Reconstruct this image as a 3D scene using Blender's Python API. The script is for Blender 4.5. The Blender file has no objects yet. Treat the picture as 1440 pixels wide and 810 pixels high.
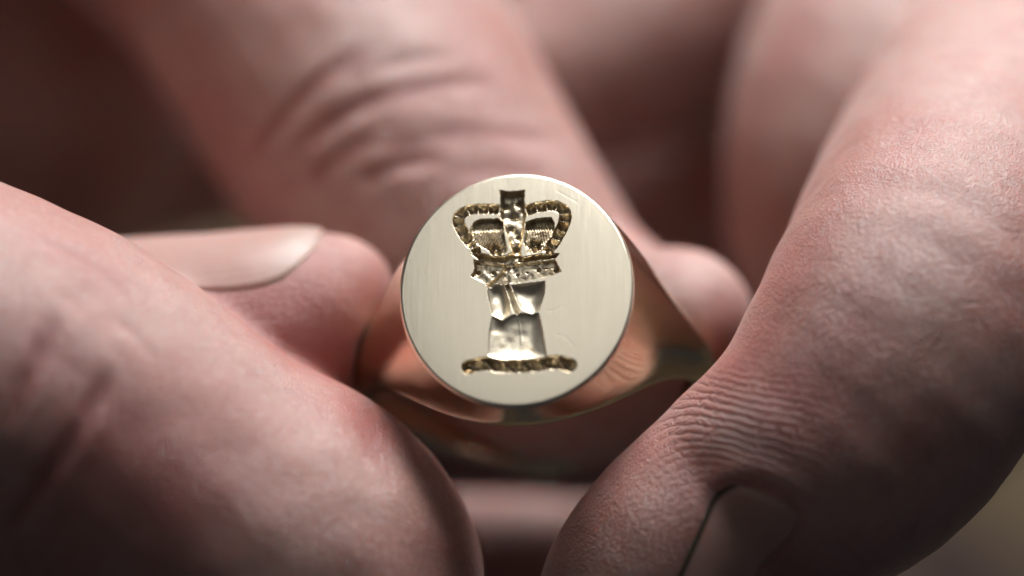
import bpy, math, numpy as np
from mathutils import Vector, Matrix
from mathutils.bvhtree import BVHTree

scene = bpy.context.scene
C = scene.collection
MM = 0.001
rad = math.radians

# ---------------------------------------------------------------- camera
CAM_D = 150.0                      # mm from lens to the ring face
cam = bpy.data.cameras.new("camera")
cam.lens = 100.0
cam.sensor_width = 36.0
cam.clip_start = 0.005
cam.clip_end = 20.0
cam.dof.use_dof = True
cam.dof.focus_distance = (CAM_D + 1.0) * MM
cam.dof.aperture_fstop = 10.0
cam_o = bpy.data.objects.new("camera", cam)
C.objects.link(cam_o)
cam_o.location = (0, -CAM_D * MM, 0)
cam_o.rotation_euler = (rad(90), 0, 0)
scene.camera = cam_o

# ---------------------------------------------------------------- world, lamps, exposure
world = bpy.data.worlds.new("World")
scene.world = world
world.use_nodes = True
bg = world.node_tree.nodes["Background"]
bg.inputs[0].default_value = (0.55, 0.55, 0.60, 1)
bg.inputs[1].default_value = 0.05

def area(name, loc, target, sx, sy, power, col):
    l = bpy.data.lights.new(name, 'AREA')
    l.shape = 'RECTANGLE'
    l.size = sx * MM
    l.size_y = sy * MM
    l.energy = power
    l.color = col
    o = bpy.data.objects.new(name, l)
    C.objects.link(o)
    o.location = Vector(loc) * MM
    d = Vector(target) - Vector(loc)
    o.rotation_euler = d.to_track_quat('-Z', 'Y').to_euler()
    return o

area("window_light", (64, 12, 342), (0, 10, 0), 175, 175, 2.85, (0.99, 0.98, 0.98))
area("face_fill_light", (-35, -255, 300), (0, 0, 0), 200, 200, 0.092, (1.0, 0.97, 0.92))  # light added in front so the ring face reflects bright

vs = scene.view_settings
vs.view_transform = 'Standard'
vs.look = 'None'
vs.exposure = 0.0
vs.gamma = 1.0
vs.use_curve_mapping = False
scene.cycles.use_denoising = True
scene.cycles.max_bounces = 5
scene.cycles.diffuse_bounces = 2
scene.cycles.use_adaptive_sampling = True
scene.cycles.adaptive_threshold = 0.06
scene.cycles.adaptive_min_samples = 24

# ---------------------------------------------------------------- helpers
def at(px, py, d):
    """point (mm) at depth d behind the ring face, measured on the 1440 x 810 photograph"""
    k = 0.0375 * (CAM_D + d) / CAM_D
    return np.array([(px - 720) * k, d, (405 - py) * k])

def mesh_obj(name, verts_mm, faces, mat, parent=None, smooth=True):
    me = bpy.data.meshes.new(name)
    v = np.asarray(verts_mm, dtype=np.float64) * MM
    me.from_pydata(v.tolist(), [], faces if isinstance(faces, list) else faces.tolist())
    me.update()
    if smooth:
        me.polygons.foreach_set("use_smooth", np.ones(len(me.polygons), dtype=bool))
    me.materials.append(mat)
    o = bpy.data.objects.new(name, me)
    C.objects.link(o)
    if parent is not None:
        o.parent = parent
    return o

def vattr(o, name, arr):
    a = o.data.attributes.new(name, 'FLOAT', 'POINT')
    a.data.foreach_set("value", np.asarray(arr, dtype=np.float32))

def catmull(P, n):
    P = np.asarray(P, float)
    P = np.vstack([2 * P[0] - P[1], P, 2 * P[-1] - P[-2]])
    out = []
    for i in range(1, len(P) - 2):
        p0, p1, p2, p3 = P[i - 1], P[i], P[i + 1], P[i + 2]
        for t in np.linspace(0, 1, n, endpoint=False):
            out.append(0.5 * ((2 * p1) + (-p0 + p2) * t + (2 * p0 - 5 * p1 + 4 * p2 - p3) * t * t
                              + (-p0 + 3 * p1 - 3 * p2 + p3) * t ** 3))
    out.append(P[-2])
    return np.array(out)

def sstep(a, b, x):
    t = np.clip((x - a) / (b - a), 0, 1)
    return t * t * (3 - 2 * t)

def smin(a, b, k):
    h = np.maximum(k - np.abs(a - b), 0) / k
    return np.minimum(a, b) - h * h * k * 0.25

def smax(a, b, k):
    return -smin(-a, -b, k)

def surface_nets(D, org, h):
    """dual mesh of the zero level of the sampled field D"""
    neg = D < 0
    cnt = np.zeros(tuple(s - 1 for s in D.shape), np.uint8)
    for i in (0, 1):
        for j in (0, 1):
            for k in (0, 1):
                cnt += neg[i:D.shape[0] - 1 + i, j:D.shape[1] - 1 + j, k:D.shape[2] - 1 + k]
    act = (cnt > 0) & (cnt < 8)
    idx = np.full(act.shape, -1, np.int64)
    ci = np.argwhere(act)
    idx[act] = np.arange(len(ci))
    corners = np.array([[i, j, k] for i in (0, 1) for j in (0, 1) for k in (0, 1)])
    val = np.stack([D[ci[:, 0] + c[0], ci[:, 1] + c[1], ci[:, 2] + c[2]] for c in corners], 1)
    acc = np.zeros((len(ci), 3))
    n = np.zeros(len(ci))
    for a in range(8):
        for b in range(a + 1, 8):
            if np.abs(corners[a] - corners[b]).sum() != 1:
                continue
            va, vb = val[:, a], val[:, b]
            m = (va < 0) != (vb < 0)
            t = va[m] / (va[m] - vb[m])
            acc[m] += corners[a] + t[:, None] * (corners[b] - corners[a])
            n[m] += 1
    V = (ci + acc / n[:, None]) * h + org
    F = []
    sx, sy, sz = D.shape
    for ax in range(3):
        sl0 = [slice(None)] * 3
        sl1 = [slice(None)] * 3
        sl0[ax] = slice(0, -1)
        sl1[ax] = slice(1, None)
        e = neg[tuple(sl0)] != neg[tuple(sl1)]
        P = np.argwhere(e)
        o1, o2 = (ax + 1) % 3, (ax + 2) % 3
        ok = (P[:, o1] > 0) & (P[:, o2] > 0) & (P[:, o1] < D.shape[o1] - 1) & (P[:, o2] < D.shape[o2] - 1)
        P = P[ok]
        q = []
        for d1, d2 in ((-1, -1), (0, -1), (0, 0), (-1, 0)):
            Q = P.copy()
            Q[:, o1] += d1
            Q[:, o2] += d2
            q.append(idx[Q[:, 0], Q[:, 1], Q[:, 2]])
        q = np.stack(q, 1)
        flip = ~neg[P[:, 0], P[:, 1], P[:, 2]]
        q[flip] = q[flip][:, ::-1]
        F.append(q)
    return V, np.vstack(F)

def sample(D, org, h, P):
    g = (P - org) / h
    i = np.clip(np.floor(g).astype(int), 0, np.array(D.shape) - 2)
    f = g - i
    out = 0
    for a in (0, 1):
        for b in (0, 1):
            for c in (0, 1):
                w = (f[:, 0] if a else 1 - f[:, 0]) * (f[:, 1] if b else 1 - f[:, 1]) * (f[:, 2] if c else 1 - f[:, 2])
                out = out + w * D[i[:, 0] + a, i[:, 1] + b, i[:, 2] + c]
    return out

def relax(V, F, it, lam=0.5):
    n = len(V)
    e = np.vstack([F[:, [0, 1]], F[:, [1, 2]], F[:, [2, 3]], F[:, [3, 0]]])
    deg = np.bincount(e[:, 0], minlength=n) + np.bincount(e[:, 1], minlength=n)
    for q in range(it):
        l = lam if q % 2 == 0 else -lam * 1.04
        acc = np.zeros_like(V)
        for ax in range(3):
            acc[:, ax] = np.bincount(e[:, 0], V[e[:, 1], ax], n) + np.bincount(e[:, 1], V[e[:, 0], ax], n)
        V = V + l * (acc / deg[:, None] - V)
    return V

def vnormals(V, F):
    fn = np.cross(V[F[:, 2]] - V[F[:, 0]], V[F[:, 3]] - V[F[:, 1]])
    N = np.zeros_like(V)
    for ax in range(3):
        for c in range(4):
            N[:, ax] += np.bincount(F[:, c], fn[:, ax], len(V))
    return N / (np.linalg.norm(N, axis=1)[:, None] + 1e-12)

# ---------------------------------------------------------------- materials
def new_mat(name):
    m = bpy.data.materials.new(name)
    m.use_nodes = True
    nt = m.node_tree
    return m, nt, nt.nodes["Principled BSDF"]

def node(nt, typ, **kw):
    n = nt.nodes.new(typ)
    for k, v in kw.items():
        setattr(n, k, v)
    return n

def math_n(nt, op, a, b=None):
    n = node(nt, 'ShaderNodeMath', operation=op)
    for i, x in enumerate((a, b)):
        if x is None:
            continue
        if hasattr(x, 'links'):
            nt.links.new(x, n.inputs[i])
        else:
            n.inputs[i].default_value = x
    return n.outputs[0]

def mix_col(nt, fac, a, b):
    n = node(nt, 'ShaderNodeMix', data_type='RGBA')
    for i, x in ((0, fac), (6, a), (7, b)):
        if hasattr(x, 'links'):
            nt.links.new(x, n.inputs[i])
        else:
            n.inputs[i].default_value = x
    return n.outputs[2]

def noise(nt, vec, scale, detail=3, rough=0.55):
    n = node(nt, 'ShaderNodeTexNoise')
    nt.links.new(vec, n.inputs['Vector'])
    n.inputs['Scale'].default_value = scale
    n.inputs['Detail'].default_value = detail
    n.inputs['Roughness'].default_value = rough
    return n.outputs['Fac']

def ramp(nt, x, a, b):
    n = node(nt, 'ShaderNodeMapRange', interpolation_type='SMOOTHSTEP')
    nt.links.new(x, n.inputs['Value'])
    n.inputs['From Min'].default_value = a
    n.inputs['From Max'].default_value = b
    return n.outputs['Result']

def bump(nt, height, dist, strength, prev=None):
    n = node(nt, 'ShaderNodeBump')
    n.inputs['Distance'].default_value = dist
    n.inputs['Strength'].default_value = strength
    nt.links.new(height, n.inputs['Height'])
    if prev is not None:
        nt.links.new(prev, n.inputs['Normal'])
    return n.outputs['Normal']

def attr(nt, name):
    return node(nt, 'ShaderNodeAttribute', attribute_name=name).outputs['Fac']

def scaled_coord(nt, sc):
    tc = node(nt, 'ShaderNodeTexCoord')
    mp = node(nt, 'ShaderNodeMapping')
    mp.inputs['Scale'].default_value = sc
    nt.links.new(tc.outputs['Object'], mp.inputs['Vector'])
    return mp.outputs['Vector']

def skin_material():
    m, nt, b = new_mat("skin")
    co = scaled_coord(nt, (1000, 1000, 1000))      # object space in mm
    big = noise(nt, co, 0.11, 1)
    mid = noise(nt, co, 0.6, 2)
    fine_n = node(nt, 'ShaderNodeTexNoise')
    nt.links.new(co, fine_n.inputs['Vector'])
    fine_n.inputs['Scale'].default_value = 3.2
    fine_n.inputs['Detail'].default_value = 3
    fine = fine_n.outputs['Fac']
    crease = attr(nt, 'crease')
    c = mix_col(nt, ramp(nt, big, 0.35, 0.68), (0.46, 0.285, 0.25, 1), (0.40, 0.19, 0.16, 1))
    c = mix_col(nt, math_n(nt, 'MULTIPLY', ramp(nt, mid, 0.45, 0.75), 0.45), c, (0.34, 0.155, 0.135, 1))
    c = mix_col(nt, math_n(nt, 'MULTIPLY', ramp(nt, fine, 0.48, 0.70), 0.30), c, (0.54, 0.42, 0.39, 1))
    c = mix_col(nt, math_n(nt, 'MULTIPLY', attr(nt, 'flush_shade'), 0.85), c, (0.34, 0.078, 0.066, 1))  # flush of pressed skin, plus the red of shadowed skin put into colour
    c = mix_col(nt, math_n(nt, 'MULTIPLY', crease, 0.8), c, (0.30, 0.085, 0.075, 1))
    c = mix_col(nt, attr(nt, 'grime'), c, (0.035, 0.028, 0.018, 1))
    nt.links.new(c, b.inputs['Base Color'])
    b.inputs['Subsurface Weight'].default_value = 1.0
    b.inputs['Subsurface Radius'].default_value = (1.0, 0.36, 0.24)
    b.inputs['Subsurface Scale'].default_value = 0.0007
    b.inputs['Specular IOR Level'].default_value = 0.7
    b.inputs['Sheen Weight'].default_value = 0.13
    b.inputs['Sheen Roughness'].default_value = 0.45
    b.inputs['Sheen Tint'].default_value = (1, 0.98, 0.98, 1)
    r = math_n(nt, 'ADD', math_n(nt, 'MULTIPLY', mid, 0.20), 0.29)
    nt.links.new(r, b.inputs['Roughness'])
    # skin relief: fine cells, pores, fingerprint ridges, all summed into one height in mm
    vo = node(nt, 'ShaderNodeTexVoronoi', feature='F1')
    wob = node(nt, 'ShaderNodeVectorMath', operation='ADD')
    nt.links.new(co, wob.inputs[0])
    nt.links.new(fine_n.outputs['Color'], wob.inputs[1])
    nt.links.new(wob.outputs[0], vo.inputs['Vector'])
    vo.inputs['Scale'].default_value = 3.2
    cellmask = math_n(nt, 'SUBTRACT', 1.0, attr(nt, 'ridge_mask'))
    micro = noise(nt, co, 9.0, 2, 0.7)
    ph = math_n(nt, 'ADD', attr(nt, 'ridge_phase'), math_n(nt, 'MULTIPLY', mid, 0.45))
    si = math_n(nt, 'SINE', math_n(nt, 'MULTIPLY', ph, 2 * math.pi / 0.41))
    brk = ramp(nt, fine, 0.32, 0.5)
    rh = math_n(nt, 'MULTIPLY', math_n(nt, 'POWER', math_n(nt, 'ADD', math_n(nt, 'MULTIPLY', si, 0.5), 0.5), 0.45),
                math_n(nt, 'MULTIPLY', attr(nt, 'ridge_mask'), brk))
    hsum = math_n(nt, 'MULTIPLY', math_n(nt, 'MULTIPLY', vo.outputs['Distance'], cellmask), -0.036)
    hsum = math_n(nt, 'ADD', hsum, math_n(nt, 'MULTIPLY', fine, 0.022))
    hsum = math_n(nt, 'ADD', hsum, math_n(nt, 'MULTIPLY', micro, 0.075))
    hsum = math_n(nt, 'ADD', hsum, math_n(nt, 'MULTIPLY', rh, 0.08))
    n1 = bump(nt, hsum, 0.001, 1.0)
    nt.links.new(n1, b.inputs['Normal'])
    return m

def nail_material():
    m, nt, b = new_mat("nail")
    co = scaled_coord(nt, (1000, 1000, 1000))
    t = attr(nt, 'nail_tip')
    n = noise(nt, co, 0.8, 3)
    c = mix_col(nt, n, (0.40, 0.24, 0.21, 1), (0.44, 0.29, 0.255, 1))
    c = mix_col(nt, math_n(nt, 'MULTIPLY', t, 0.5), c, (0.40, 0.31, 0.26, 1))
    c = mix_col(nt, attr(nt, 'grime'), c, (0.05, 0.04, 0.025, 1))
    nt.links.new(c, b.inputs['Base Color'])
    b.inputs['Subsurface Weight'].default_value = 0.8
    b.inputs['Subsurface Radius'].default_value = (1.0, 0.5, 0.35)
    b.inputs['Subsurface Scale'].default_value = 0.0006
    b.inputs['Roughness'].default_value = 0.42
    b.inputs['Specular IOR Level'].default_value = 0.35
    rid = attr(nt, 'nail_line')
    n1 = bump(nt, math_n(nt, 'SINE', math_n(nt, 'MULTIPLY', rid, 60.0)), 0.000012, 0.2)
    n1 = bump(nt, noise(nt, co, 4.0, 3), 0.00003, 0.4, n1)
    nt.links.new(n1, b.inputs['Normal'])
    return m

def gold(name, col, rough, brush=None, bstr=0.5, scratch=0.0, tarnish=None, aniso=0.0):
    m, nt, b = new_mat(name)
    b.inputs['Metallic'].default_value = 1.0
    co = scaled_coord(nt, (1000, 1000, 1000))
    base = (*col, 1)
    n0 = noise(nt, co, 0.7, 4)
    c = mix_col(nt, math_n(nt, 'MULTIPLY', n0, 0.35), base, (col[0] * 0.86, col[1] * 0.84, col[2] * 0.78, 1))
    if tarnish:
        tn = ramp(nt, noise(nt, co, tarnish[1], 4, 0.65), tarnish[2], tarnish[3])
        c = mix_col(nt, tn, c, (*tarnish[0], 1))
    nt.links.new(c, b.inputs['Base Color'])
    n1 = None
    if brush:
        bc = scaled_coord(nt, brush)
        bn = noise(nt, bc, 1.0, 4, 0.7)
        rr = math_n(nt, 'ADD', math_n(nt, 'MULTIPLY', bn, 0.22), max(rough - 0.1, 0.0))
        nt.links.new(rr, b.inputs['Roughness'])
        n1 = bump(nt, bn, 0.00001 * bstr * 2, 0.5)
        bn2 = noise(nt, scaled_coord(nt, tuple(x * 0.31 for x in brush)), 1.0, 3, 0.6)
        n1 = bump(nt, bn2, 0.00001, 0.4, n1)
    else:
        b.inputs['Roughness'].default_value = rough
    if scratch:
        w = noise(nt, co, 2.4, 5, 0.7)
        n1 = bump(nt, w, 0.00002, scratch, n1) if n1 is not None else bump(nt, w, 0.00002, scratch)
    if n1 is not None:
        nt.links.new(n1, b.inputs['Normal'])
    b.inputs['Anisotropic'].default_value = aniso
    return m

M_skin = skin_material()
M_nail = nail_material()
GOLD = (0.80, 0.71, 0.52)
M_face = gold("brushed_gold", (0.86, 0.79, 0.64), 0.31, brush=(9000, 260, 9000))
M_hoop = gold("polished_gold", GOLD, 0.11, brush=(700, 9000, 9000), bstr=0.45)
M_dark = gold("engraved_dark_gold", (0.76, 0.66, 0.49), 0.34, scratch=0.12,
              tarnish=((0.36, 0.26, 0.15), 1.3, 0.45, 0.70))
M_cut = gold("engraved_bright_gold", (0.86, 0.78, 0.62), 0.42, scratch=0.15,
             tarnish=((0.55, 0.45, 0.30), 1.2, 0.5, 0.75))

def cloth_material():
    m, nt, b = new_mat("worn_cloth")
    co = scaled_coord(nt, (1, 1, 1))
    a = noise(nt, co, 16, 2)
    c = mix_col(nt, ramp(nt, a, 0.35, 0.65), (0.11, 0.075, 0.05, 1), (0.17, 0.125, 0.07, 1))
    c = mix_col(nt, ramp(nt, noise(nt, co, 24, 2), 0.48, 0.62), c, (0.05, 0.028, 0.028, 1))
    nt.links.new(c, b.inputs['Base Color'])
    b.inputs['Roughness'].default_value = 0.85
    nt.links.new(bump(nt, noise(nt, co, 900, 2), 0.0006, 0.5), b.inputs['Normal'])
    return m

# ---------------------------------------------------------------- cloth far behind the hands
NX, NZ = 90, 40
V = []
for j in range(NZ):
    for i in range(NX):
        u, v = i / (NX - 1), j / (NZ - 1)
        x = -420 + 840 * u
        V.append((x, 330 + 14 * math.sin(x * 0.045 + 1.5 * v) + 7 * math.sin(x * 0.11 - 2 * v) + 60 * (u - 0.5) ** 2 - 90 * (1 - v) ** 3, -260 + 400 * v))
F = [[j * NX + i, j * NX + i + 1, (j + 1) * NX + i + 1, (j + 1) * NX + i] for j in range(NZ - 1) for i in range(NX - 1)]
cloth = mesh_obj("backdrop", V, F, cloth_material())
cloth["kind"] = "structure"
cloth["label"] = "olive brown cloth far out of focus behind the hands"

# ---------------------------------------------------------------- the ring
TILT, YAW, ROLL = rad(25), rad(4.0), rad(2.5)
# ring frame: x = sideways (S), y = along the finger hole (A, up in the picture), z = face normal
Rr = Matrix.Rotation(YAW * -1, 3, 'Z') @ Matrix.Rotation(ROLL * -1, 3, 'Y') @ Matrix.Rotation(rad(90) - TILT, 3, 'X')
RM = np.array(Rr)
RC = at(726, 404, 0.0)                     # centre of the face
S0, A0, RO, RI, DC = 6.12, 6.72, 10.45, 8.95, 12.4

_L = math.hypot(S0, DC)
_beta = math.asin(RO / _L) - math.atan2(S0, DC)       # outward slope of the shoulder line
_tl = math.sqrt(_L ** 2 - RO ** 2)
D_T = _tl * math.cos(_beta)

def S_of(d):
    line = S0 + np.tan(_beta) * d
    circ = np.sqrt(np.maximum(RO ** 2 - (d - DC) ** 2, 0.01))
    return np.where(d < D_T, line, circ)

def A_of(d):
    return A0 + 0.10 * sstep(0, 0.3, d) - 4.3 * sstep(2.0, 13.5, d) - 0.6 * sstep(10, 22, d)

def ring_sdf(s, a, n):
    d = -n
    S, A = S_of(d), A_of(d)
    q = np.sqrt((s / S) ** 2 + (a / A) ** 2) + 1e-6
    gq = np.sqrt((s / S ** 2) ** 2 + (a / A ** 2) ** 2) / q + 1e-6
    o = (q - 1) / gq
    o = smax(o, np.sqrt(s ** 2 + (d - DC) ** 2) - RO - np.where(d < D_T, 20.0, 0.0), 0.2)
    o = smax(o, n + 0.2, 0.06)
    hole = RI - np.sqrt(s ** 2 + (d - DC) ** 2)
    o = smax(o, hole, 0.8)
    return o

def build_ring():
    ring = bpy.data.objects.new("signet_ring", None)
    C.objects.link(ring)
    M4 = Matrix.Translation(Vector(RC) * MM) @ Rr.to_4x4()
    ring.matrix_world = M4
    ring["label"] = "pale gold signet ring with engraved crown crest held between the fingertips"
    ring["category"] = "ring"
    h = 0.1
    ax_s = np.arange(-11, 11, h)
    ax_a = np.arange(-7.4, 7.4, h)
    ax_n = np.arange(-23.2, 0.6, h)
    s, a, n = np.meshgrid(ax_s, ax_a, ax_n, indexing='ij')
    D = ring_sdf(s, a, n)
    # pocket under the engraved face
    pocket = np.maximum((np.sqrt((s / S0) ** 2 + (a / A0) ** 2) - 0.965) * 6.0, -1.1 - n)
    D = np.maximum(D, -pocket)
    org = np.array([ax_s[0], ax_a[0], ax_n[0]])
    V, F = surface_nets(D.astype(np.float32), org, h)
    V = relax(V, F, 6)
    mesh_obj("hoop", V, F, M_hoop, ring)
    return ring

RING = build_ring()

# ---- engraved face: a height field in face coordinates (mm)
def px_face(P):
    """photo measurements of the crest -> face coordinates"""
    P = np.atleast_2d(np.asarray(P, float))
    cpos = np.array([0, -CAM_D, 0])
    nrm = RM[:, 2]
    out = []
    for x, y in P:
        dv = at(x, y, 0) - cpos
        t = np.dot(RC - cpos, nrm) / np.dot(dv, nrm)
        loc = RM.T @ (cpos + t * dv - RC)
        out.append(loc[:2])
    return np.array(out)

def poly_sdf(X, Y, P):
    d = np.full(X.shape, 1e9)
    inside = np.zeros(X.shape, bool)
    n = len(P)
    for i in range(n):
        ax, ay = P[i]
        bx, by = P[(i + 1) % n]
        ex, ey = bx - ax, by - ay
        wx, wy = X - ax, Y - ay
        t = np.clip((wx * ex + wy * ey) / (ex * ex + ey * ey + 1e-12), 0, 1)
        d = np.minimum(d, (wx - t * ex) ** 2 + (wy - t * ey) ** 2)
        c = ((ay > Y) != (by > Y)) & (X < (bx - ax) * (Y - ay) / (by - ay + 1e-12) + ax)
        inside ^= c
    d = np.sqrt(d)
    return np.where(inside, -d, d)

def line_sdf(X, Y, P, w):
    """distance to a polyline minus half width, and arc length along it"""
    best = np.full(X.shape, 1e9)
    arc = np.zeros(X.shape)
    side = np.zeros(X.shape)
    L = 0.0
    for i in range(len(P) - 1):
        (ax, ay), (bx, by) = P[i], P[i + 1]
        ex, ey = bx - ax, by - ay
        l = math.hypot(ex, ey)
        wx, wy = X - ax, Y - ay
        t = np.clip((wx * ex + wy * ey) / (l * l), 0, 1)
        d = np.hypot(wx - t * ex, wy - t * ey)
        m = d < best
        best = np.where(m, d, best)
        arc = np.where(m, L + t * l, arc)
        side = np.where(m, (ex * wy - ey * wx) / l, side)
        L += l
    return best - w, arc, side

def vnoise(X, Y, f, seed):
    r = np.random.RandomState(seed)
    T = r.rand(128, 128)
    x, y = X * f + 50, Y * f + 50
    xi, yi = np.floor(x).astype(int), np.floor(y).astype(int)
    fx, fy = x - xi, y - yi
    fx, fy = fx * fx * (3 - 2 * fx), fy * fy * (3 - 2 * fy)
    g = lambda i, j: T[(xi + i) % 128, (yi + j) % 128]
    return (g(0, 0) * (1 - fx) + g(1, 0) * fx) * (1 - fy) + (g(0, 1) * (1 - fx) + g(1, 1) * fx) * fy

def blur(A, r, n):
    for _ in range(n):
        for ax in (0, 1):
            c = np.cumsum(np.pad(A, [(r + 1, r) if i == ax else (0, 0) for i in (0, 1)], mode='edge'), axis=ax)
            A = (np.take(c, range(2 * r + 1, c.shape[ax]), ax) - np.take(c, range(0, c.shape[ax] - 2 * r - 1), ax)) / (2 * r + 1)
    return A

def build_face():
    st = 0.03
    nx = int(2 * S0 / st) // 2 * 2 + 4
    ny = int(2 * A0 / st) // 2 * 2 + 4
    xs = (np.arange(nx) - nx / 2 + 0.5) * st
    ys = (np.arange(ny) - ny / 2 + 0.5) * st
    X, Y = np.meshgrid(xs, ys, indexing='ij')
    jx = X + 0.05 * (vnoise(X, Y, 3.1, 1) - 0.5) + 0.03 * (vnoise(X, Y, 8, 2) - 0.5)
    jy = Y + 0.05 * (vnoise(X, Y, 3.1, 3) - 0.5) + 0.03 * (vnoise(X, Y, 8, 4) - 0.5)
    U = 0.0375
    depth = np.zeros(X.shape)
    owner = np.zeros(X.shape, int)           # 1 crown 2 arm 3 wreath

    def cut(sd, dep, wall, own, rough=0.0, seed=0, fr=6.0):
        nonlocal depth
        p = sstep(0, wall, -sd) * dep
        if rough:
            p = p + np.where(sd < 0, rough * (vnoise(X, Y, fr, seed) - 0.5) * sstep(0, wall, -sd), 0)
        m = sd < 0
        owner[m] = own
        depth = np.maximum(depth, np.where(m, p, 0))

    def bowl(P, dep, own, pw=0.6, rough=0.0, seed=0):
        """a rounded, scooped cut: deepest in the middle"""
        nonlocal depth
        sd = poly_sdf(X, Y, px_face(P))
        mx = max(0.05, float((-sd).max()))
        tt = np.clip(-sd / mx, 0, 1)
        p = blur(np.sqrt(np.clip(1 - (1 - tt) ** 2, 0, 1)) * dep, 5, 3) * sstep(-0.01, 0.07, -sd)
        if rough:
            p = p + np.where(sd < 0, rough * (vnoise(X, Y, 2.6, seed) - 0.5) * sstep(0, .15, -sd), 0)
        m = sd < 0
        owner[m] = own
        depth = np.maximum(depth, np.where(m, p, 0))
        return sd

    # caps of the crown with hatching
    for P, ang, sd_ in (([(666, 311), (681, 307), (701, 307), (707, 313), (714, 353), (702, 361), (676, 347), (664, 339), (661, 324)], 1.2, 1),
                        ([(738, 313), (753, 307), (775, 305), (780, 313), (778, 328), (768, 342), (768, 354), (742, 357), (737, 342)], 1.75, 2)):
        pf = px_face(P)
        sd = poly_sdf(jx, jy, pf)
        c, s_ = math.cos(ang), math.sin(ang)
        hat = np.sin((X * s_ - Y * c) / 0.14 * 2 * np.pi / 1.0 + 2.0 * vnoise(X, Y, 2.0, 11))
        cut(sd, 0.22, 0.10, 1)
        m = sd < 0
        top = sstep(pf[:, 1].max() - 0.75, pf[:, 1].max() - 0.35, Y)
        depth = np.where(m, depth + (0.055 * hat + 0.02 * (vnoise(X, Y, 9, sd_) - 0.5)) * sstep(0, 0.1, -sd) + 0.16 * top * sstep(0, 0.1, -sd), depth)

    # beaded arches
    for P, w in (([(701, 294), (681, 293), (661, 295), (647, 302), (645, 313), (651, 326), (662, 342)], 8.3),
                 ([(740, 296), (757, 291), (779, 289), (793, 296), (794, 311), (787, 326), (777, 344)], 8.6)):
        pf = catmull(px_face(P), 6)
        sd, arc, side = line_sdf(jx, jy, pf, w * U)
        b = np.abs(np.sin(arc / 0.56 * np.pi))
        prof = 0.10 + 0.42 * b ** 0.8 * np.sqrt(np.clip(1 - (side / (w * U)) ** 2, 0, 1))
        m = sd < 0
        owner[m] = 1
        depth = np.maximum(depth, np.where(m, prof * sstep(0, 0.07, -sd), 0))

    # central upright with flared cross head
    sd = poly_sdf(jx, jy, px_face([(702, 266), (712, 268), (728, 268), (738, 266), (738, 290), (740, 300), (735, 339), (731, 361),
                                   (721, 361), (713, 330), (701, 298), (704, 289)]))
    cut(sd, 0.50, 0.20, 1, 0.12, 21, 3.0)
    for (x, y, r, dd) in ((711, 285, 6, .17), (729, 282, 6, .15), (720, 300, 8, .18), (718, 318, 6, .15), (728, 330, 5, .14), (724, 346, 5, .2)):
        c = px_face([(x, y)])[0]
        depth += np.where(sd < 0, dd * np.exp(-((X - c[0]) ** 2 + (Y - c[1]) ** 2) / (r * U * .7) ** 2), 0)

    # rim of the crown, upper dark ledge then the jewelled band
    sd = poly_sdf(jx, jy, px_face([(665, 365), (712, 371), (738, 368), (781, 365), (790, 382), (768, 390), (738, 396), (709, 400), (681, 398), (662, 388), (667, 378)]))
    cut(sd, 0.28, 0.10, 1, 0.07, 31, 4)
    sd = poly_sdf(jx, jy, px_face([(660, 356), (676, 356), (696, 360), (709, 359), (724, 354), (735, 361), (748, 358), (760, 357), (787, 356), (781, 364),
                                   (738, 369), (712, 371), (676, 368)]))
    cut(sd, 0.50, 0.15, 1, 0.12, 32, 4)
    sd, _, _ = line_sdf(jx, jy, px_face([(726, 358), (712, 376), (700, 390), (690, 398)]), 6.5 * U)
    cut(sd, 0.56, 0.16, 1, 0.1, 33, 4)
    for (x, y, r) in ((693, 381, 4.2), (757, 377, 4.0), (741, 381, 2.6), (672, 381, 4), (782, 378, 4.5), (727, 384, 3)):
        c = px_face([(x, y)])[0]
        sd = np.hypot(jx - c[0], jy - c[1]) - r * U
        cut(sd, 0.56, 0.07, 1)
    # bosses (ring cut round a small dome)
    for (x, y, r) in ((697, 349, 10.5), (752, 343, 10.5), (670, 352, 7), (773, 350, 8)):
        c = px_face([(x, y)])[0]
        rr = np.hypot(jx - c[0], jy - c[1])
        an = np.arctan2(Y - c[1], X - c[0])
        sd = rr - r * U * (1 + 0.13 * np.sin(5 * an + x))
        m = sd < 0
        owner[m] = 1
        prof = 0.58 - 0.25 * np.exp(-(rr / (0.4 * r * U)) ** 2) + 0.08 * (vnoise(X, Y, 7, x) - .5)
        depth = np.where(m, np.maximum(depth, prof * sstep(0, 0.09, -sd)), depth)

    # the two gripping hands / sleeves and the arm below
    bowl([(691, 444), (706, 450), (726, 440), (742, 440), (758, 440), (763, 463), (769, 500), (752, 508), (722, 508), (700, 508), (686, 499), (687, 469)],
         0.30, 2, 0.55, 0.05, 41)
    bowl([(684, 401), (696, 399), (708, 398), (714, 412), (718, 428), (717, 441), (706, 450), (692, 442), (687, 421)], 0.40, 2, 0.6, 0.04, 42)
    bowl([(718, 401), (742, 398), (767, 395), (766, 413), (758, 437), (748, 442), (733, 434), (724, 417)], 0.40, 2, 0.55, 0.04, 43)
    sd, _, _ = line_sdf(jx, jy, px_face([(713, 403), (720, 418), (724, 432), (727, 438)]), 4.5 * U)
    cut(sd, 0.30, 0.14, 2, 0.03, 44)
    sd, _, _ = line_sdf(jx, jy, px_face([(729, 446), (731, 462), (733, 480)]), 2.2 * U)
    depth = np.where(sd < 0, depth - 0.015 * sstep(0, 0.08, -sd), depth)

    # twisted wreath
    pf = catmull(px_face([(659, 516), (682, 511), (705, 514), (730, 514), (756, 512), (782, 509), (801, 513)]), 5)
    sd, arc, side = line_sdf(jx, jy, pf, 10.5 * U)
    tw = np.abs(np.sin((arc + side * 1.1) / 0.98 * np.pi))
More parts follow.
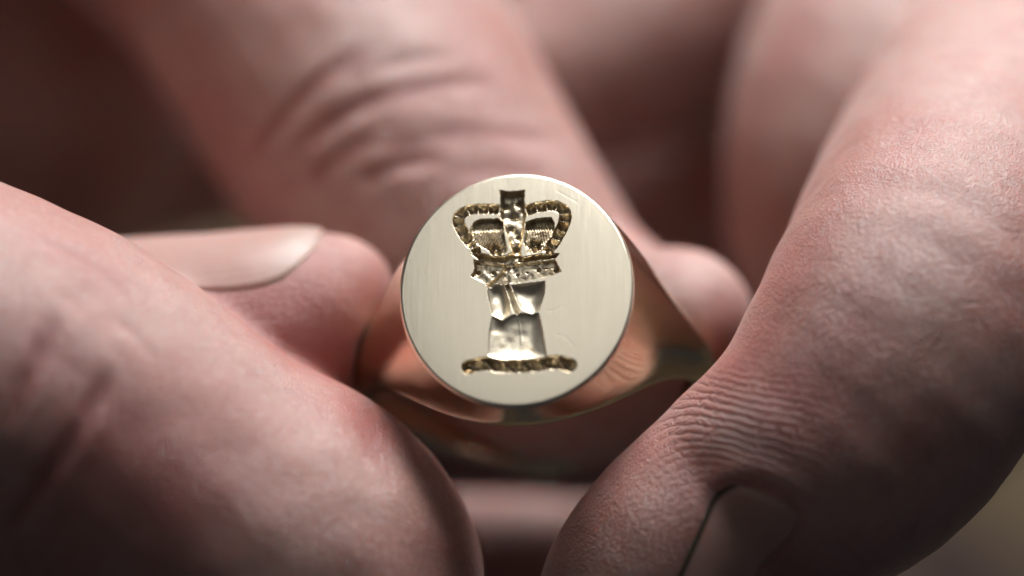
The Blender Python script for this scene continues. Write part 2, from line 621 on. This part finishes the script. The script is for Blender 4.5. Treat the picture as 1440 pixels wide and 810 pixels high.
    prof = 0.14 + 0.46 * tw ** 0.55 * np.sqrt(np.clip(1 - (side / (11 * U)) ** 2, 0, 1)) + 0.10 * (vnoise(X, Y, 6, 51) - .5)
    m = (sd < 0)
    owner[m] = 3
    depth = np.where(m, prof * sstep(0, 0.10, -sd), depth)
    depth = np.where(owner > 0, depth + np.where(owner == 2, 0.004, 0.014) * (vnoise(X, Y, 11, 61) - 0.5), depth)

    # raised burr and fine tool slips on the flat
    for pts, w, dd in (([(783, 470), (795, 474), (808, 488)], 0.25, .005), ([(770, 437), (780, 436), (790, 430)], 0.25, .005),
                       ([(784, 268), (800, 277), (812, 284)], 0.25, .005), ([(652, 275), (668, 268)], 0.25, .004)):
        sd, _, _ = line_sdf(X, Y, catmull(px_face(pts), 5), w * U)
        depth = np.where(owner == 0, depth + dd * np.exp(-(np.maximum(sd, 0) / .03) ** 2), depth)

    # rim of the face: slight doming and a rolled edge
    rho = np.sqrt((X / S0) ** 2 + (Y / A0) ** 2)
    Z = -depth - 0.10 * rho ** 4
    inside = rho < 0.981
    # vertices
    idx = np.full(X.shape, -1)
    idx[inside] = np.arange(inside.sum())
    V = np.stack([X[inside], Y[inside], Z[inside]], 1)
    cell = inside[:-1, :-1] & inside[1:, :-1] & inside[1:, 1:] & inside[:-1, 1:]
    cown = np.maximum(np.maximum(owner[:-1, :-1], owner[1:, :-1]), np.maximum(owner[1:, 1:], owner[:-1, 1:]))
    q = np.stack([idx[:-1, :-1], idx[1:, :-1], idx[1:, 1:], idx[:-1, 1:]], -1)

    # the face: flat cells plus rolled rim ring (a separate strip that overlaps just under the grid edge)
    def sub(mask, name, mat, parent):
        Q = q[mask]
        used = np.unique(Q)
        mp = np.full(len(V), -1)
        mp[used] = np.arange(len(used))
        return mesh_obj(name, V[used], mp[Q], mat, parent)
    th = np.linspace(0, 2 * np.pi, 361)[:-1]
    face = None
    Q = q[cell & (cown == 0)]
    used = np.unique(Q)
    mp = np.full(len(V), -1)
    mp[used] = np.arange(len(used))
    Vf = V[used]
    Ff = mp[Q].tolist()
    # rim strip
    base = len(Vf)
    R = []
    prof = [(S0 * k, A0 * k, z) for k, z in ((0.9755, -0.10 * 0.9755 ** 4 - 0.004), (0.982, -0.10 * 0.982 ** 4 + 0.0015), (0.990, -0.098))]
    for d_, e_ in ((0.115, -0.045), (0.14, -0.025), (0.18, -0.008), (0.24, 0.006), (0.30, 0.010), (0.35, -0.05)):
        prof.append((float(S_of(np.float64(d_))) + e_, float(A_of(np.float64(d_))) + e_, -d_))
    rows = prof
    for kS, kA, z in prof:
        R += [(kS * math.cos(t), kA * math.sin(t), z) for t in th]
    nT = len(th)
    for j in range(len(rows) - 1):
        for i in range(nT):
            a, b = base + j * nT + i, base + j * nT + (i + 1) % nT
            Ff.append([a, a + nT, b + nT, b])
    Vf = np.vstack([Vf, np.array(R)])
    face = mesh_obj("face", Vf, Ff, M_face, RING)
    face["label"] = "flat oval brushed gold face of the ring"
    for k, nm, mt, lb in ((1, "engraved_crown", M_dark, "dark engraved crown with cross and beaded arches"),
                          (2, "engraved_arm", M_cut, "bright scooped engraving of paired lobes above a flaring column"),
                          (3, "engraved_wreath", M_dark, "engraved twisted wreath bar under the column")):
        o = sub(cell & (cown == k), nm, mt, face)
        o["label"] = lb

build_face()

# ---------------------------------------------------------------- hands
class Field:
    def __init__(self, lo, hi, h):
        self.h = h
        self.org = np.array(lo, float)
        n = np.ceil((np.array(hi) - self.org) / h).astype(int) + 1
        self.ax = [(self.org[i] + h * np.arange(n[i])).astype(np.float32) for i in range(3)]
        self.D = np.full(n, 8.0, np.float32)

    def box(self, lo, hi):
        sl = []
        for i in range(3):
            a = int(np.clip(np.floor((lo[i] - self.org[i]) / self.h), 0, self.D.shape[i] - 1))
            b = int(np.clip(np.ceil((hi[i] - self.org[i]) / self.h) + 1, a + 1, self.D.shape[i]))
            sl.append(slice(a, b))
        return tuple(sl)

    def finger(self, pts, k=1.0, n=7, pad=None, flat=None):
        """pts: (x, y, z, r) in mm; a smooth tapering tube through them"""
        P = catmull(pts, n).astype(np.float32)
        pad = k + 1.2
        lo = P[:, :3].min(0) - P[:, 3].max() - pad - 1
        hi = P[:, :3].max(0) + P[:, 3].max() + pad + 1
        B = self.box(lo, hi)
        T = np.full(self.D[B].shape, 8.0, np.float32)
        o0 = [B[i].start for i in range(3)]
        for i in range(len(P) - 1):
            a, b = P[i], P[i + 1]
            rm = max(a[3], b[3]) + pad
            S = self.box(np.minimum(a[:3], b[:3]) - rm, np.maximum(a[:3], b[:3]) + rm)
            L = tuple(slice(S[j].start - o0[j], S[j].stop - o0[j]) for j in range(3))
            x = self.ax[0][S[0]][:, None, None] - a[0]
            y = self.ax[1][S[1]][None, :, None] - a[1]
            z = self.ax[2][S[2]][None, None, :] - a[2]
            e = b[:3] - a[:3]
            t = np.clip((x * e[0] + y * e[1] + z * e[2]) / max(e @ e, 1e-9), 0, 1)
            qx, qy, qz = x - t * e[0], y - t * e[1], z - t * e[2]
            d2 = qx * qx + qy * qy + qz * qz
            if flat is not None:
                nn, f = flat
                d2 = d2 + (f * f - 1) * (qx * nn[0] + qy * nn[1] + qz * nn[2]) ** 2
            d = np.sqrt(d2) - (a[3] + t * (b[3] - a[3]))
            T[L] = np.minimum(T[L], d.astype(np.float32))
        self.D[B] = smin(self.D[B], T, k)
        return P

    def carve_ring(self):
        lo = RC + np.array([-14, -4, -16])
        hi = RC + np.array([14, 26, 10])
        B = self.box(lo, hi)
        x, y, z = np.meshgrid(self.ax[0][B[0]], self.ax[1][B[1]], self.ax[2][B[2]], indexing='ij')
        P = np.stack([x - RC[0], y - RC[1], z - RC[2]], -1) @ RM
        r = ring_sdf(P[..., 0], P[..., 1], P[..., 2])
        self.D[B] = smax(self.D[B], (0.06 - r).astype(np.float32), 0.5)

    def lumps(self, amp):
        x = self.ax[0][:, None, None]
        y = self.ax[1][None, :, None]
        z = self.ax[2][None, None, :]
        m = np.float32(amp)
        self.D += (m * (np.sin(0.9 * x + 0.5 * z + 1.3 * np.sin(0.31 * y)) * np.sin(0.7 * z - 0.4 * x + 0.6 * y)
                          + np.float32(0.6) * np.sin(1.7 * x - 1.1 * y) * np.sin(1.5 * z + 0.8 * y)))

def F4(px, py, d, r):
    return np.append(at(px, py, d), r)

def Q4(x, y, z, r):
    return np.array([x, y, z, r], float)

class Sculpt:
    """meshed hand: grooves are pressed into it along lines lying on its skin"""
    def __init__(self, field):
        self.f = field
        V, Fq = surface_nets(field.D, field.org, field.h)
        V = relax(V, Fq, 10)
        # largest sheet only is kept by construction; normals and attributes
        self.V, self.F = V, Fq
        self.N = vnormals(V, Fq)
        self.at = {k: np.zeros(len(V)) for k in ('crease', 'ridge_phase', 'ridge_mask', 'flush_shade', 'grime')}
        self.bvh = BVHTree.FromPolygons(V.tolist(), Fq.tolist())

    def hit(self, px, py):
        o = Vector((0, -CAM_D, 0))
        d = (Vector(at(px, py, 0)) - o).normalized()
        r = self.bvh.ray_cast(o, d)
        return None if r[0] is None else np.array(r[0])

    def line3(self, pts, n=8):
        h = [self.hit(*p) for p in pts]
        h = [p for p in h if p is not None]
        return catmull(np.array(h), n) if len(h) > 1 else None

    def dist(self, L, lim):
        lo, hi = L.min(0) - lim, L.max(0) + lim
        m = np.where(((self.V > lo) & (self.V < hi)).all(1))[0]
        if not len(m):
            return m, np.zeros(0)
        d = np.full(len(m), 1e9)
        P = self.V[m]
        for a, b in zip(L[:-1], L[1:]):
            e = b - a
            t = np.clip(((P - a) @ e) / max(e @ e, 1e-9), 0, 1)
            d = np.minimum(d, np.linalg.norm(P - a - t[:, None] * e, axis=1))
        return m, d

    def groove(self, pts, depth, width, red=1.0, lip=0.25):
        L = self.line3(pts)
        if L is None:
            return
        m, d = self.dist(L, width * 4)
        # fade toward both ends
        e0 = np.linalg.norm(self.V[m] - L[0], axis=1)
        e1 = np.linalg.norm(self.V[m] - L[-1], axis=1)
        tot = np.linalg.norm(np.diff(L, axis=0), axis=1).sum()
        fade = sstep(0, tot * 0.22, np.minimum(e0, e1))
        g = np.exp(-(d / width) ** 2) * fade
        l = np.exp(-((d - 2.0 * width) / width) ** 2) * fade
        self.V[m] += self.N[m] * (-depth * g + depth * lip * l)[:, None]
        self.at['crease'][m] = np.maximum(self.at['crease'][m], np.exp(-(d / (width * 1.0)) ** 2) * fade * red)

    def swell(self, px, py, r, amp, flush_shade=0.0):
        c = self.hit(px, py)
        if c is None:
            return
        d = np.linalg.norm(self.V - c, axis=1)
        m = np.where(d < 3 * r)[0]
        g = np.exp(-(d[m] / r) ** 2)
        self.V[m] += self.N[m] * (amp * g)[:, None]
        self.at['flush_shade'][m] = np.maximum(self.at['flush_shade'][m], flush_shade * g)

    def finish(self, name, label, mat):
        o = mesh_obj(name, self.V, self.F, mat)
        for k, a in self.at.items():
            vattr(o, k, a)
        o["label"] = label
        o["category"] = "hand"
        o["group"] = "hands holding the ring"
        return o

def build_nail(sc, axis_a, axis_b, up, half_w, parent, label, s_rng=(0.0, 1.0), lift=0.10, grime_side=None, n=(46, 34), taper=0.25,
               r_out=14.0, arch=0.25, free=0.86, rnd=0.8, edge=0.0):
    """nail plate: skin surface seen along `up`, lifted and given a crowned section, with a thickness at its edges"""
    a, b = np.asarray(axis_a, float), np.asarray(axis_b, float)
    t = (b - a) / np.linalg.norm(b - a)
    up = np.asarray(up, float)
    up = up - t * (up @ t)
    up /= np.linalg.norm(up)
    w = np.cross(t, up)
    nu, nv = n
    top = np.zeros((nu, nv, 3))
    ln = np.linalg.norm(b - a)
    tip = np.zeros((nu, nv)); ln_ = np.zeros((nu, nv)); gr = np.zeros((nu, nv))
    ok = np.ones((nu, nv), bool)
    for i in range(nu):
        u = i / (nu - 1)
        # outline: rounded at the cuticle end, straight sides, gently rounded free edge
        wid = half_w * (min(1.0, math.sqrt(max(0.0, 1 - ((0.22 - u) / 0.22) ** 2)) if u < 0.22 else 1.0)) * (1 - taper * u * u)
        if u > rnd:
            wid *= math.sqrt(max(0.01, 1 - ((u - rnd) / (1.002 - rnd)) ** 2.6))
        for j in range(nv):
            v = 2 * j / (nv - 1) - 1
            ang = v * 0.95
            ctr = a + t * (u * ln)
            p0 = ctr + w * (math.sin(ang) / math.sin(0.95) * wid) + up * r_out
            r = sc.bvh.ray_cast(Vector(p0), Vector(-up))
            hp = np.array(r[0]) if r[0] is not None else ctr
            if r[0] is None:
                ok[i, j] = False
            e = max(abs(v) ** 4, (abs(2 * u - 1) ** 6) * (1.0 if u < .5 else .2))
            lf = lift * (1 - e) + arch * (1 - v * v) * (0.6 + 0.4 * u) + (-0.12 + edge * sstep(0.0 if grime_side else 0.3, 0.1 if grime_side else 0.6, u)) * e
            top[i, j] = hp + up * lf
            tip[i, j] = sstep(free - 0.05, free + 0.03, u + 0.05 * v * v)
            ln_[i, j] = v
            if grime_side is not None:
                gr[i, j] = max(sstep(0.78, 0.9, grime_side * v) * (1 - sstep(0.8, 0.95, u)), 0.9 * (1 - sstep(0.03, 0.08, u)) * sstep(-0.6, 0.2, grime_side * v))
    # smooth the plate
    for q in range(6):
        s = top.copy()
        s[1:-1, 1:-1] = (top[:-2, 1:-1] + top[2:, 1:-1] + top[1:-1, :-2] + top[1:-1, 2:]) / 4
        top = s
    bot = top - up * 0.45
    V = np.vstack([top.reshape(-1, 3), bot.reshape(-1, 3)])
    Fq = []
    o = nu * nv
    for i in range(nu - 1):
        for j in range(nv - 1):
            k = i * nv + j
            Fq.append([k, k + 1, k + nv + 1, k + nv])
            Fq.append([o + k, o + k + nv, o + k + nv + 1, o + k + 1])
    ring_i = [(i, 0) for i in range(nu)] + [(nu - 1, j) for j in range(1, nv)] + [(i, nv - 1) for i in range(nu - 2, -1, -1)] + [(0, j) for j in range(nv - 2, 0, -1)]
    for q in range(len(ring_i)):
        i0 = ring_i[q][0] * nv + ring_i[q][1]
        r1 = ring_i[(q + 1) % len(ring_i)]
        i1 = r1[0] * nv + r1[1]
        Fq.append([i0, i1, o + i1, o + i0])
    ob = mesh_obj("nail", V, Fq, M_nail, parent)
    for nm, A in (('nail_tip', tip), ('nail_line', ln_), ('grime', gr)):
        vattr(ob, nm, np.concatenate([A.ravel(), A.ravel()]))
    ob["label"] = label
    return top, up

def nail_fold(sc, top, up, amp=0.14, inner=0.2, grime=0):
    """raise the skin around a nail's border and sink it beneath the plate"""
    acc = np.zeros(len(sc.V))
    cre = np.zeros(len(sc.V))
    n = len(top)
    for side in (0, -1):
        for i in range(n - 1):
            wgt = 1 - sstep(0.25, 0.6, i / n)
            if wgt <= 0:
                break
            m, d = sc.dist(top[i:i + 2, side], 2.2)
            g = wgt * amp * np.exp(-((d - 0.75) / 0.55) ** 2)
            acc[m] = np.maximum(acc[m], g)
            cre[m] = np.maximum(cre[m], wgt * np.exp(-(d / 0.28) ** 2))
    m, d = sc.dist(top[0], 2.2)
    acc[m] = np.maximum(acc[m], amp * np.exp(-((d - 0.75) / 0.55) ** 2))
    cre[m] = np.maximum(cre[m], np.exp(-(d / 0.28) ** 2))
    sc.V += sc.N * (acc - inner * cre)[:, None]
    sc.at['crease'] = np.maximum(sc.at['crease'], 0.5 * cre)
    if grime:
        e = top[2:int(n * 0.9), -1] if grime > 0 else top[2:int(n * 0.9), 0]
        m, d = sc.dist(e, 1.5)
        sc.at['grime'][m] = np.maximum(sc.at['grime'][m], 0.3 * np.exp(-(d / 0.22) ** 2))

H_RES = 0.4

def left_hand():
    f = Field((-124, -16, -48), (24, 104, 64), H_RES)
    # palm and wrist, out of the picture to the left, then two added shade blocks
    f.finger([Q4(-36, 64, 16, 13), Q4(-52, 62, 8, 18), Q4(-70, 58, 0, 21), Q4(-88, 60, -4, 19), Q4(-104, 64, -6, 17)], k=1)
    f.finger([Q4(-60, 74, 10, 16), Q4(-38, 78, 16, 15), Q4(-14, 80, 22, 14), Q4(6, 82, 26, 9)], k=4)
    f.finger([Q4(-60, 74, 40, 14), Q4(-30, 84, 46, 14), Q4(0, 86, 45, 12)], k=4)  # added unseen bulk overhead, keeps the left hollow dark
    f.finger([Q4(-62, 60, 36, 14), Q4(-50, 42, 42, 12), Q4(-36, 36, 44, 11)], k=4)  # second added bulk out of view, blocks front light from that hollow
    # long finger behind the ring
    f.finger([Q4(-58, 66, 26, 13), Q4(-36, 58, 40, 13), F4(330, -150, 40, 12.2), F4(440, 10, 33, 11.2), F4(540, 180, 27, 10.6), F4(640, 340, 24, 10.0),
              F4(745, 450, 22, 8.6), F4(870, 490, 18, 6.4), F4(955, 452, 14.5, 4.3)], k=5)
    # finger with the nail showing
    f.finger([Q4(-62, 50, 4, 14), Q4(-44, 34, 0, 9.0), F4(-60, 500, 17, 8.0), F4(130, 514, 13, 7.2), F4(300, 502, 11.5, 6.8), F4(400, 464, 11, 5.6), F4(466, 418, 10.5, 3.6)], k=1.2)
    # nearest finger
    f.finger([Q4(-66, 46, 2, 15), Q4(-54, 22, 6, 12), F4(-330, 400, 5, 10.6), F4(-130, 494, 2, 10.3), F4(60, 580, 1.5, 10.2), F4(250, 715, 2.5, 10.0),
              F4(408, 808, 4, 10.1), F4(445, 900, 6, 9.0)], k=0.8)
    # curled finger under the ring
    f.finger([Q4(-62, 60, -8, 14), F4(-250, 760, 46, 9.5), F4(100, 850, 38, 8.6), F4(400, 850, 47, 8.4), F4(700, 850, 48.5, 8.2), F4(880, 858, 48.5, 7.2)], k=1.2)
    f.finger([Q4(-60, 66, -6, 15), Q4(-28, 52, -9, 11), Q4(-8, 38, -7.5, 6.4), Q4(10, 37, -7.5, 6.4)], k=3)
    # little finger, below the frame
    f.finger([Q4(-62, 62, -14, 14), Q4(-42, 66, -26, 8), Q4(-22, 60, -31, 7), Q4(-4, 56, -33, 6)], k=1.2)
    f.lumps(0.045)
    f.carve_ring()
    s = Sculpt(f)
    # knuckle folds of the finger behind
    s.groove([(340, 240), (400, 160), (470, 95), (545, 62)], 0.17, 0.55, 0.9, 0.12)
    s.groove([(395, 240), (450, 180), (530, 135), (620, 118), (720, 122)], 0.18, 0.55, 0.9, 0.12)
    s.groove([(430, 262), (470, 225), (500, 205), (540, 190)], 0.14, 0.55, 0.9, 0.12)
    s.groove([(590, 192), (660, 184), (720, 190), (780, 200)], 0.13, 0.5, 0.8, 0.12)
    s.groove([(500, 260), (560, 232), (640, 222)], 0.22, 0.5, 0.6, 0.1)
    s.groove([(420, 215), (490, 160), (580, 138), (680, 140)], 0.10, 0.45, 0.6, 0.1)
    s.groove([(520, 215), (600, 200), (690, 205)], 0.10, 0.45, 0.5, 0.1)
    s.groove([(600, 255), (690, 240), (780, 250)], 0.09, 0.45, 0.5, 0.1)
    s.groove([(310, 300), (370, 215), (440, 150)], 0.2, 0.55, 0.6, 0.1)
    s.groove([(470, 120), (560, 88), (650, 80)], 0.16, 0.55, 0.5, 0.1)
    # folds of the near finger
    s.groove([(85, 425), (60, 490), (30, 550), (5, 620)], 0.24, 0.40, 1.0, 0.1)
    s.groove([(160, 505), (130, 570), (80, 650), (30, 720), (0, 760)], 0.22, 0.40, 1.0, 0.1)
    s.groove([(150, 440), (190, 470), (225, 520)], 0.12, 0.35, 0.4, 0.05)
    s.groove([(40, 330), (110, 360), (190, 420)], 0.10, 0.35, 0.4, 0.05)
    s.swell(210, 530, 2.6, 0.12)
    s.swell(110, 480, 2.2, 0.1)
    s.swell(250, 690, 4, 0, 0.7)  # shadow red painted on the near finger's lower side
    s.swell(470, 480, 4.5, 0, 1.0)
    s.swell(400, 440, 5.0, 0, 0.9)
    s.swell(520, 430, 3.0, 0, 0.8)
    s.swell(170, 640, 4.5, 0, 0.7)
    s.swell(60, 520, 3.5, 0, 0.5)
    s.swell(300, 620, 3.5, 0, 0.5)
    s.groove([(505, 566), (522, 610), (524, 660)], 0.16, 1.0, 0.6, 0.2)
    rng = np.random.RandomState(5)
    for q in range(8):
        x0, y0 = rng.uniform(10, 250), rng.uniform(320, 520)
        an = rng.uniform(0.2, 1.9)
        l = rng.uniform(35, 75)
        dx, dy = l * math.cos(an), l * math.sin(an)
        s.groove([(x0, y0), (x0 + dx * .5 + rng.uniform(-8, 8), y0 + dy * .5), (x0 + dx, y0 + dy)], 0.05, 0.28, 0.2, 0.05)
    s.swell(520, 590, 2.5, 0, 0.7)
    s.swell(1015, 500, 3.0, 0, 1.0)
    s.N = vnormals(s.V, s.F)
    # fine ridges on the near finger's end
    c = at(360, 900, 0)
    d = np.hypot(s.V[:, 0] - c[0], (s.V[:, 2] - c[2]) * 0.35)
    s.at['ridge_phase'] = d * 0.9
    e = at(575, 660, 0)
    s.at['ridge_mask'] = 0.22 * np.exp(-(((s.V[:, 0] - e[0]) / 3.5) ** 2 + ((s.V[:, 2] - e[2]) / 5.0) ** 2)) * (s.V[:, 1] < 14)
    # nail
    a, b = at(165, 505, 12), at(482, 420, 10.5)
    s.bvh = BVHTree.FromPolygons(s.V.tolist(), s.F.tolist())
    return s, (a, b)

def right_hand():
    f = Field((-8, -12, -34), (112, 122, 74), H_RES)
    f.finger([Q4(58, 84, 34, 20), Q4(76, 88, 42, 20), Q4(98, 92, 50, 16)], k=1)
    # nearest finger, its nail turned down and away
    f.finger([Q4(66, 78, 44, 15), Q4(60, 52, 34, 13), F4(1540, 90, 37, 11.4), F4(1414, 262, 16.5, 10.4), F4(1310, 425, 3.6, 8.8), F4(1192, 608, 1, 7.8),
              F4(1056, 700, 2, 6.5), F4(944, 802, 2, 6.2), F4(880, 890, 3, 5.4)], k=5, flat=((0, 1, 0), 1.32))
    f.finger([Q4(64, 84, 46, 16), Q4(40, 86, 48, 15), Q4(16, 88, 45, 13)], k=4)  # added unseen roof that shades the hollow at the back
    f.finger([Q4(64, 74, 50, 15), Q4(44, 62, 50, 13), Q4(22, 56, 46, 12), Q4(8, 58, 42, 10)], k=4)  # another added roof further forward, out of view, stops the front light
    # second finger beside it
    f.finger([Q4(60, 82, 40, 13), F4(1420, -150, 56, 11), F4(1330, 0, 44, 10.8), F4(1240, 120, 38, 9.6), F4(1196, 250, 36, 8.4), F4(1190, 350, 38, 7.4), F4(1210, 450, 42, 6)], k=1.0)
    # third finger crossing at the top
    f.finger([Q4(60, 90, 42, 13), F4(1270, -110, 66, 9.5), F4(1080, -30, 58, 8.8), F4(900, 40, 54, 8.2), F4(780, 110, 52, 7.0)], k=1.0)
    # folded finger and ball of the hand at the back
    f.finger([Q4(56, 90, 34, 14), F4(1200, 220, 76, 13), F4(1010, 330, 76, 12), F4(860, 420, 78, 10)], k=2.0)
    f.finger([Q4(58, 92, 28, 13), F4(1300, 500, 72, 10), F4(1100, 620, 66, 9), F4(960, 660, 62, 7)], k=2.0)
    f.lumps(0.04)
    f.carve_ring()
    s = Sculpt(f)
    s.swell(1120, 560, 3.5, 0, 0.8)
    s.swell(1020, 700, 4.0, 0, 0.5)
    s.swell(1180, 480, 3.5, 0, 0.5)
    s.swell(870, 660, 3.5, 0, 0.4)
    s.swell(1040, 500, 3.5, 0, 0.9)  # contact redness, also painted to darken the ring shoulder's reflection
    s.swell(1085, 400, 3.0, 0, 0.6)
    s.N = vnormals(s.V, s.F)
    # fingerprint
    c = at(1010, 770, -2)
    dx, dz = s.V[:, 0] - c[0], s.V[:, 2] - c[2]
    s.at['ridge_phase'] = np.hypot(dx * 0.85, dz) + 0.25 * np.sin(0.8 * dx)
    e = at(1010, 590, -2)
    u = ((s.V[:, 0] - e[0]) * 0.9 + (s.V[:, 2] - e[2]) * -0.25)
    v = ((s.V[:, 2] - e[2]) * 0.95 + (s.V[:, 0] - e[0]) * 0.2)
    m = np.exp(-np.abs(u / 4.2) ** 3 - np.abs(v / 2.3) ** 3)
    pad = at(880, 690, -2)
    m2 = 0.35 * np.exp(-(((s.V[:, 0] - pad[0]) / 4.5) ** 2 + ((s.V[:, 2] - pad[2]) / 4) ** 2))
    s.at['ridge_mask'] = np.maximum(m, m2) * (s.V[:, 1] < 12)
    s.bvh = BVHTree.FromPolygons(s.V.tolist(), s.F.tolist())
    return s, None

sL, (na, nb) = left_hand()
LH = sL.finish("hand", "hand on the left, large creased finger in front and one nail turned up", M_skin)
sR, _ = right_hand()
RH = sR.finish("hand", "hand on the right with fingerprint ridges beside the ring and a dirty nail edge below", M_skin)

def push(sc, ob):
    ob.data.vertices.foreach_set("co", (sc.V * MM).astype(np.float32).ravel())
    for k, a in sc.at.items():
        ob.data.attributes[k].data.foreach_set("value", a.astype(np.float32))
    ob.data.update()

top, up = build_nail(sL, na, nb, (0.20, -0.22, 0.95), 5.0, LH, "long pale nail on top of the finger behind", rnd=0.58, edge=0.3, taper=0.05)
nail_fold(sL, top, up)
push(sL, LH)

ra, rb = at(1022, 660, 1.5), at(925, 860, 1)
top, up = build_nail(sR, ra, rb, (0.30, -0.93, -0.20), 1.9, RH, "nail with a dark dirty edge", grime_side=1, lift=0.12, arch=0.15, n=(60, 48), edge=0.25)
nail_fold(sR, top, up, amp=0.12, inner=0.06, grime=1)
push(sR, RH)
